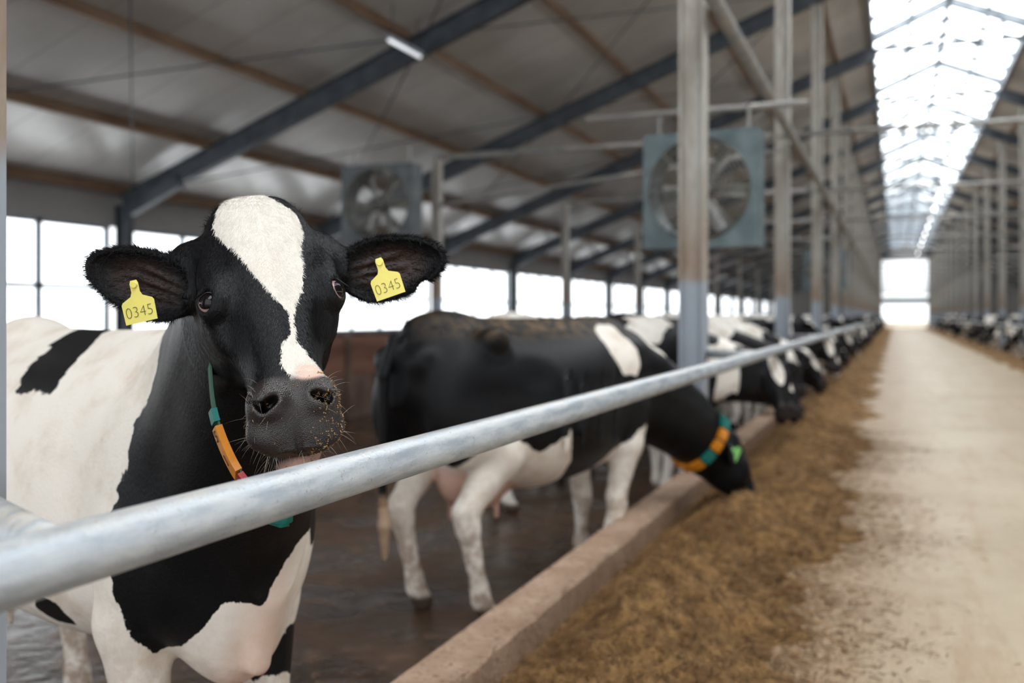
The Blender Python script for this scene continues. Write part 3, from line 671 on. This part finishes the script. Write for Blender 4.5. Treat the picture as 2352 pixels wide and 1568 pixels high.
for ya,yb in zip(CY[:-1],CY[1:]):
    bm=bmesh.new()
    for xa,xb in ((-.53,XC),(3.03,XC)):
        vs=[bm.verts.new(p) for p in ((xa,ya,ZE),(xb,ya,ZP),(xb,yb,ZP),(xa,yb,ZE))]; bm.faces.new(vs).material_index=1
        for j in range(4):
            yq=ya+(yb-ya)*j/4; wd2=.20 if j==0 else .07; add_prism(bm,rect(wd2*.7,.07+wd2),(xa,yq,ZE-.10),(xb,yq,ZP-.10))
        add_prism(bm,rect(.07,.07),(xa+(xb-xa)*.5,ya,(ZE+ZP)/2-.06),(xa+(xb-xa)*.5,yb,(ZE+ZP)/2-.06))
    add_prism(bm,rect(.12,.11),(XC,ya,ZP-.08),(XC,yb,ZP-.08))
    bm_obj('window_%d'%wn,bm,[M_rib,M_sky],kind='structure'); wn+=1
bm=bmesh.new()
for xx in (-.55,3.05): add_box(bm,(xx-.06,Y0,zr(-.53)-.15),(xx+.06,Y1,ZE+.02))
bm_obj('trim_1',bm,M_frame,kind='structure')
bm=bmesh.new(); dx0,dx1,dz,gz1=-1.7,3.4,2.9,7.6
def gable(bm,pts):
    A=[bm.verts.new((a,Y1,b)) for a,b in pts]; B=[bm.verts.new((a,Y1+.2,b)) for a,b in pts]; n=len(pts); bm.faces.new(A); bm.faces.new(B[::-1])
    for i in range(n): bm.faces.new((A[i],B[i],B[(i+1)%n],A[(i+1)%n]))
gable(bm,[(XL,0),(dx0,0),(dx0,zr(dx0)),(XL,3.8)]); gable(bm,[(dx1,0),(XR,0),(XR,3.8),(dx1,zr(dx1))]); gable(bm,[(dx0,gz1),(dx1,gz1),(dx1,zr(dx1)),(XC,ZP),(dx0,zr(dx0))])
bm_obj('wall_back',bm,M_end,kind='structure')
bm=bmesh.new(); add_box(bm,(dx0,Y1+.02,dz),(dx1,Y1+.1,gz1),1); add_box(bm,(dx0,Y1-.05,dz-.1),(dx1,Y1+.12,dz+.6)); bm_obj('window_%d'%wn,bm,[M_frame,M_gab],kind='structure'); wn+=1
bm=bmesh.new(); add_box(bm,(dx0-.12,Y1-.06,0.2),(dx0,Y1+.26,dz)); add_box(bm,(dx1,Y1-.06,.2),(dx1+.12,Y1+.26,dz)); bm_obj('door_1',bm,M_frame,kind='structure')
bm=bmesh.new(); add_box(bm,(-30,Y1+.2,-.1),(30,Y1+120,.18)); o=bm_obj('floor',bm,M_aisle); o['kind']='structure'

raf=ibeam(.17,.34,.02,.02)
for yq in CY:
    for sgn in (1,-1):
        xa=XL+.1; xb=-.45
        pa=Vector((xa,yq,zr(xa)-.37)); pb=Vector((xb,yq,zr(xb)-.37))
        if sgn<0: pa.x=2*XC-pa.x; pb.x=2*XC-pb.x
        bm=bmesh.new(); add_prism(bm,raf,pa,pb); 
        d=(pb-pa).normalized(); add_prism(bm,[(-.08,-.1),(.08,-.1),(.08,.1),(-.08,.1)],pa+Vector((0,0,-.18)),pa+d*1.3+Vector((0,0,-.12)))
        bm_obj('rafter',bm,M_raf,label='dark slate painted steel roof rafter',category='roof beam',group='roof rafters')
    for xw in (XL+.12,XR-.12):
        bm=bmesh.new(); add_prism(bm,ibeam(.22,.22,.02,.02),(xw,yq,0),(xw,yq,3.45),(1,0,0)); bm_obj('wall_post',bm,M_raf,label='dark steel wall post between the windows',category='post',group='wall posts')
    for xw in (-1.42,3.60):
        bm=bmesh.new(); add_prism(bm,ibeam(.19,.19,.018,.018),(0,0,.0),(0,0,zr(xw)-.58),(1,0,0))
        add_box(bm,(-.09,-.09,.32),(.09,.09,.335)); bm_obj('column',bm,M_col,loc=(xw,yq,0),label='galvanized steel column with light rust standing on the curb',category='column',group='columns along the feed barrier')
    if yq>13:
        for a,b in ((-6.6,-1.33),(3.5,9.1)):
            pipe('tie_pipe',(a,yq,3.95),(b,yq,3.95),.04,M_pipe2,label='thin galvanized horizontal tie pipe',category='pipe',group='tie pipes')
        pipe('tie_pipe',(-1.33,yq,3.95),(3.5,yq,3.95),.035,M_pipe2,label='thin galvanized horizontal tie pipe',category='pipe',group='tie pipes')
        for xw in (-6.6,9.1):
            bm=bmesh.new(); add_prism(bm,ibeam(.13,.13,.015,.015),(0,0,0),(0,0,3.98),(1,0,0)); bm_obj('pen_post',bm,M_col,loc=(xw,yq,0),label='slim galvanized post in the pen',category='post',group='pen posts')
    pipe('skylight_tie',(-.5,yq,zr(-.53)-.3),(3.0,yq,zr(-.53)-.3),.06,M_raf,label='steel tie across the skylight',category='roof beam',group='skylight ties')
for i,xp in enumerate((-12.7,-10.9,-9.0,-7.1,-5.2,-3.3,-1.4)):
    for sgn in (1,-1):
        X=xp if sgn>0 else 2*XC-xp
        bm=bmesh.new(); z0=zr(X)-.02; add_prism(bm,[(-.05,-.18),(.05,-.18),(.05,-.15),(-.02,-.15),(-.02,0.),(-.05,0)],(X,Y0,z0),(X,Y1,z0)); bm_obj('purlin',bm,M_pur,label='brown rusty steel purlin under the roof panels',category='roof beam',group='roof purlins')
for ya,yb in zip(CY[2:6],CY[3:7]):
    for (xa,xb) in ((-12.5,-6.8),(-6.8,-1.6)):
        for p,q_ in (((xa,ya),(xb,yb)),((xa,yb),(xb,ya))):
            pipe('brace_rod',(p[0],p[1],zr(p[0])-.25),(q_[0],q_[1],zr(q_[0])-.25),.012,M_raf,6,label='thin diagonal roof brace rod',category='rod',group='roof brace rods')
pipe('overhead_pipe',(-1.25,5.0,3.84),(-1.25,110,3.84),.06,M_pipe2,label='long galvanized pipe fixed along the columns',category='pipe')
pipe('water_line',(-6.6,13.94,3.2),(-1.42,13.94,3.75),.03,M_pipe2,label='thin sloping line between post and column',category='pipe')
pipe('hanger_rail',(-2.9,9.62,3.48),(-.75,9.62,3.48),.03,M_pipe2,label='horizontal pipe holding the fan',category='pipe')
def curb(xa,xb,lab):
    V=[];F=[]; prof=[(xa,0),(xb,0),(xb,.325),(xb-.010,.338),((xa+xb)/2,.340),(xa+.010,.338),(xa,.325)]; m=len(prof)
    ys=np.concatenate([np.linspace(-3,14,320),np.linspace(14.5,Y1,60)])
    for yq in ys:
        wv=.004*math.sin(yq*9)+.003*math.sin(yq*23)
        for k,(a,b) in enumerate(prof):
            j=rng.normal(0,.0025) if b>.2 and yq<14 else 0; V.append((a+j+(wv if k in(2,3) else 0),yq,b+(j if b>0 else 0)))
    for i in range(len(ys)-1):
        for k in range(m): F.append((i*m+k,i*m+(k+1)%m,(i+1)*m+(k+1)%m,(i+1)*m+k))
    F.append(tuple(range(m))[::-1]); F.append(tuple((len(ys)-1)*m+k for k in range(m)))
    mesh_obj('curb',V,F,M_curb,False,label=lab,category='curb')
curb(-1.50,-1.30,'worn brownish concrete feed curb'); curb(3.50,3.68,'concrete feed curb across the aisle')
pipe('rail',(-.9,-1.2,1.22),(-.9,112,1.22),.038,M_rail,40,label='thick galvanized pipe rail with dust on top',category='rail')
pipe('rail',(3.05,2,1.22),(3.05,112,1.22),.038,M_rail,16,label='galvanized pipe rail across the aisle',category='rail')
for yq in CY[1:]:
    for (x0,x1,s) in ((-1.34,-.9,1),(3.52,3.05,-1)):
        pipe('rail_bracket',(x0,yq+.02,1.215),(x1,yq-.21,1.215),.033,M_rail,20,label='dusty pipe bracket joining column and rail',category='bracket',group='rail brackets')
bm=bmesh.new(); add_box(bm,(-7.6,8,0),(-7.5,100,.62),1); add_box(bm,(-7.6,8,.62),(-7.5,100,1.18),0)
for k in range(40): add_box(bm,(-7.5,8.1+k*2.3,0),(-7.44,8.2+k*2.3,1.24),1)
bm_obj('partition',bm,[M_part,M_wall],label='low reddish board partition behind the pen',category='partition')
def fan(x,yq,z,s,lab,mh=M_hous,yaw=0.):
    root=bpy.data.objects.new('fan',None); link(root,label=lab,category='fan'); root.location=(x,yq,z); root.rotation_euler=(0,0,math.radians(yaw))
    h=s/2; R=h*.90; bm=bmesh.new(); n=48; d=.32
    sq=[]
    for i in range(n):
        t=2*math.pi*i/n; c,si=math.cos(t),math.sin(t); k=h/max(abs(c),abs(si)); sq.append((c*k,si*k))
    for yf in (-d/2,):
        A=[bm.verts.new((a,yf,b)) for a,b in sq]; B=[bm.verts.new((R*math.cos(2*math.pi*i/n),yf,R*math.sin(2*math.pi*i/n))) for i in range(n)]
        A2_=[bm.verts.new((a,d/2,b)) for a,b in sq]; B2=[bm.verts.new((R*.97*math.cos(2*math.pi*i/n),d/2,R*.97*math.sin(2*math.pi*i/n))) for i in range(n)]
        for i in range(n):
            j=(i+1)%n
            for f in ((A[i],A[j],B[j],B[i]),(A[i],A2_[i],A2_[j],A[j]),(B[i],B[j],B2[j],B2[i]),(A2_[i],B2[i],B2[j],A2_[j])): bm.faces.new(f)
    bm_obj('housing',bm,mh,parent=root,label='square blue-grey fan housing')
    bm=bmesh.new()
    def ring(r,tr,yy_):
        vs=[[bm.verts.new(((r+tr*math.cos(2*math.pi*j/4))*math.cos(2*math.pi*i/48),yy_+tr*math.sin(2*math.pi*j/4),(r+tr*math.cos(2*math.pi*j/4))*math.sin(2*math.pi*i/48))) for j in range(4)] for i in range(48)]
        for i in range(48):
            for j in range(4): bm.faces.new((vs[i][j],vs[(i+1)%48][j],vs[(i+1)%48][(j+1)%4],vs[i][(j+1)%4]))
    for q in range(13): 
        rr=R*(.12+.88*q/12); ring(rr,.005,-d/2-.09*(1-(rr/R)**2)-.01)
    for q in range(8):
        t=2*math.pi*q/8; pr=None
        for st in range(6):
            rr=R*(.12+.88*st/5); p=Vector((rr*math.cos(t),-d/2-.09*(1-(rr/R)**2)-.01,rr*math.sin(t)))
            if pr is not None: add_prism(bm,circ(.007,5),pr,p)
            pr=p
    bm_obj('guard',bm,M_wire,parent=root,label='round wire guard')
    for q in range(6):
        bm=bmesh.new(); t=2*math.pi*q/6; rows=[]
        for st in range(6):
            f=st/5; rr=R*(.15+.78*f); ww=R*(.10+.12*f); tw=math.radians(48-22*f); row=[]
            for e in (-1,0,1): row.append(bm.verts.new(Matrix.Rotation(-t,3,'Y')@Vector((rr,.02+math.sin(tw)*ww*e*.8+.015*(1-e*e),math.cos(tw)*ww*e))))
            rows.append(row)
        for a,b in zip(rows[:-1],rows[1:]):
            for e in (0,1): bm.faces.new((a[e],a[e+1],b[e+1],b[e]))
        o=bm_obj('fan_blade',bm,M_blade,True,parent=root); o.modifiers.new('s','SOLIDIFY').thickness=.004
    bm=bmesh.new(); bmesh.ops.create_cone(bm,cap_ends=True,segments=24,radius1=R*.15,radius2=R*.12,depth=.24,matrix=Matrix.Translation((0,.03,0))@Matrix.Rotation(math.pi/2,4,'X')); bm_obj('motor',bm,M_dark,parent=root)
    for sx in (-h*.8,h*.8):
        bm=bmesh.new(); add_prism(bm,circ(.018,8),(sx,0,h),(sx,0,h+.25)); bm_obj('hanger',bm,M_pipe2,parent=root)
fan(-1.72,9.6,2.70,1.10,'large square barn fan with round wire guard hung above the cows',yaw=-6)
fan(-6.95,12.8,3.10,1.15,'large square barn fan mounted beside a pen post',M_hous2)
fan(-1.8,28.8,2.75,1.1,'large square barn fan with round wire guard')
def lamp(x,yq,z,lab,grp,rad=.04,hl_=.62,mt=M_lamp):
    root=bpy.data.objects.new('ceiling_lamp',None); link(root,label=lab,category='lamp',group=grp); root.location=(x,yq,z)
    bm=bmesh.new(); add_box(bm,(-.07,-hl_-.03,.0),(.07,hl_+.03,.05),0,.01); bm_obj('lamp_body',bm,M_frame,parent=root)
    bm=bmesh.new(); add_prism(bm,circ(rad,12),(0,-hl_,-.02),(0,hl_,-.02)); bm_obj('lamp_tube',bm,mt,parent=root,label='glowing white tube')
    zc=(zr(x) if not -.5<x<3 else zr(-.53)-.3)-z
    for q in (-.8*hl_,.8*hl_):
        bm=bmesh.new(); add_prism(bm,circ(.008,6),(0,q,.04),(0,q,zc-.03)); bm_obj('hanger',bm,M_dark,parent=root)
for yq in np.arange(20,88,5.2): lamp(1.75,yq,6.6,'glowing tube lamp hung under the skylight','tube lamps under the skylight')
lamp(-6.85,13.35,5.52,'glowing tube lamp hung under the roof panels','tube lamps under the roof',.028,.5,M_lamp2)
def feed(xa,xb,name,ya,yb,lab,nst,sd,nx=50):
    ys=[];yv=ya
    while yv<yb: ys.append(yv); yv+=.022 if yv<8 else (.1 if yv<20 else .4)
    ys=np.array(ys); r=np.random.default_rng(sd)
    def wob(yv): return .10*np.sin(yv*1.7+sd)+.07*np.sin(yv*4.1+2)+.05*np.sin(yv*9.3)+.03*np.sin(yv*23.)
    def hgt(t,yv):
        sh=np.interp(t,[0,.06,.2,.38,.55,.8,1.],[.02,.10,.62,1.,.85,.3,0.]); return .13*sh*(1+.28*np.sin(yv*3.1+t*4)+.20*np.sin(yv*7.7-t*9+1)+.14*np.sin(yv*17+t*21)+.12*np.sin(yv*31-t*37))
    V=[];
    for yv in ys:
        for j in range(nx+1):
            t=j/nx; xe=xb+wob(yv)*np.sign(xb-xa); X=xa+(xe-xa)*t; V.append((X,yv,.203+hgt(t,yv)+(abs(r.normal(0,.011))*min(1,3*(1-t))*min(1,t*8) )-(.004 if j==nx else 0)))
    F=[(i*(nx+1)+j,i*(nx+1)+j+1,(i+1)*(nx+1)+j+1,(i+1)*(nx+1)+j) for i in range(len(ys)-1) for j in range(nx)]
    if xb<xa: F=[f[::-1] for f in F]
    for _ in range(nst):
        yv=ya+1+(r.random()**1.6)*(11-ya); t=r.random()**.8; 
        if r.random()<.33: t=.85+abs(r.normal(0,.28))
        xe=xb+wob(yv)*np.sign(xb-xa); X=xa+(xe-xa)*t; zz=.205+(hgt(np.array(min(t,1.)),yv) if t<1 else 0)+r.random()*(.025 if t<.9 else .004)
        L=r.uniform(.006,.030); th=r.random()*6.283; el=r.normal(0,.4) if t<.9 else 0; d=np.array((math.cos(th)*math.cos(el),math.sin(th)*math.cos(el),math.sin(el)))*L; s=np.array((-math.sin(th),math.cos(th),.4))*r.uniform(.0008,.0022); p=np.array((X,yv,zz)); b=len(V)
        V+=[p-d-s,p+d-s,p+d+s,p-d+s]; F.append((b,b+1,b+2,b+3))
    o=mesh_obj(name,V,F,M_hay,False,label=lab,category='feed'); o['kind']='stuff'
feed(-1.30,-.34,'feed_pile',-1.5,110,'brown chopped silage feed heaped along the curb',70000,3)
feed(3.50,2.75,'feed_pile',2,110,'brown chopped silage feed along the far curb',200,5,20)

# ------------------------------------------------------------ light, camera
wd_=bpy.data.worlds.new('World'); scene.world=wd_; wd_.use_nodes=True; bg=wd_.node_tree.nodes['Background']; bg.inputs[0].default_value=(.95,.975,1,1); bg.inputs[1].default_value=1.6
cam=bpy.data.cameras.new('Camera'); co=bpy.data.objects.new('Camera',cam); COL.objects.link(co); scene.camera=co
cam.sensor_width=36; cam.lens=35; cam.shift_y=-59/2352; co.location=(0,0,1.5); co.rotation_euler=(math.radians(90),0,math.radians(21.03))
cam.dof.use_dof=True; cam.dof.focus_distance=1.84; cam.dof.aperture_fstop=2.2; cam.clip_start=.05; cam.clip_end=400
scene.view_settings.view_transform='Standard'; scene.view_settings.exposure=.5; scene.view_settings.gamma=.94
print('done',time.time()-T0)
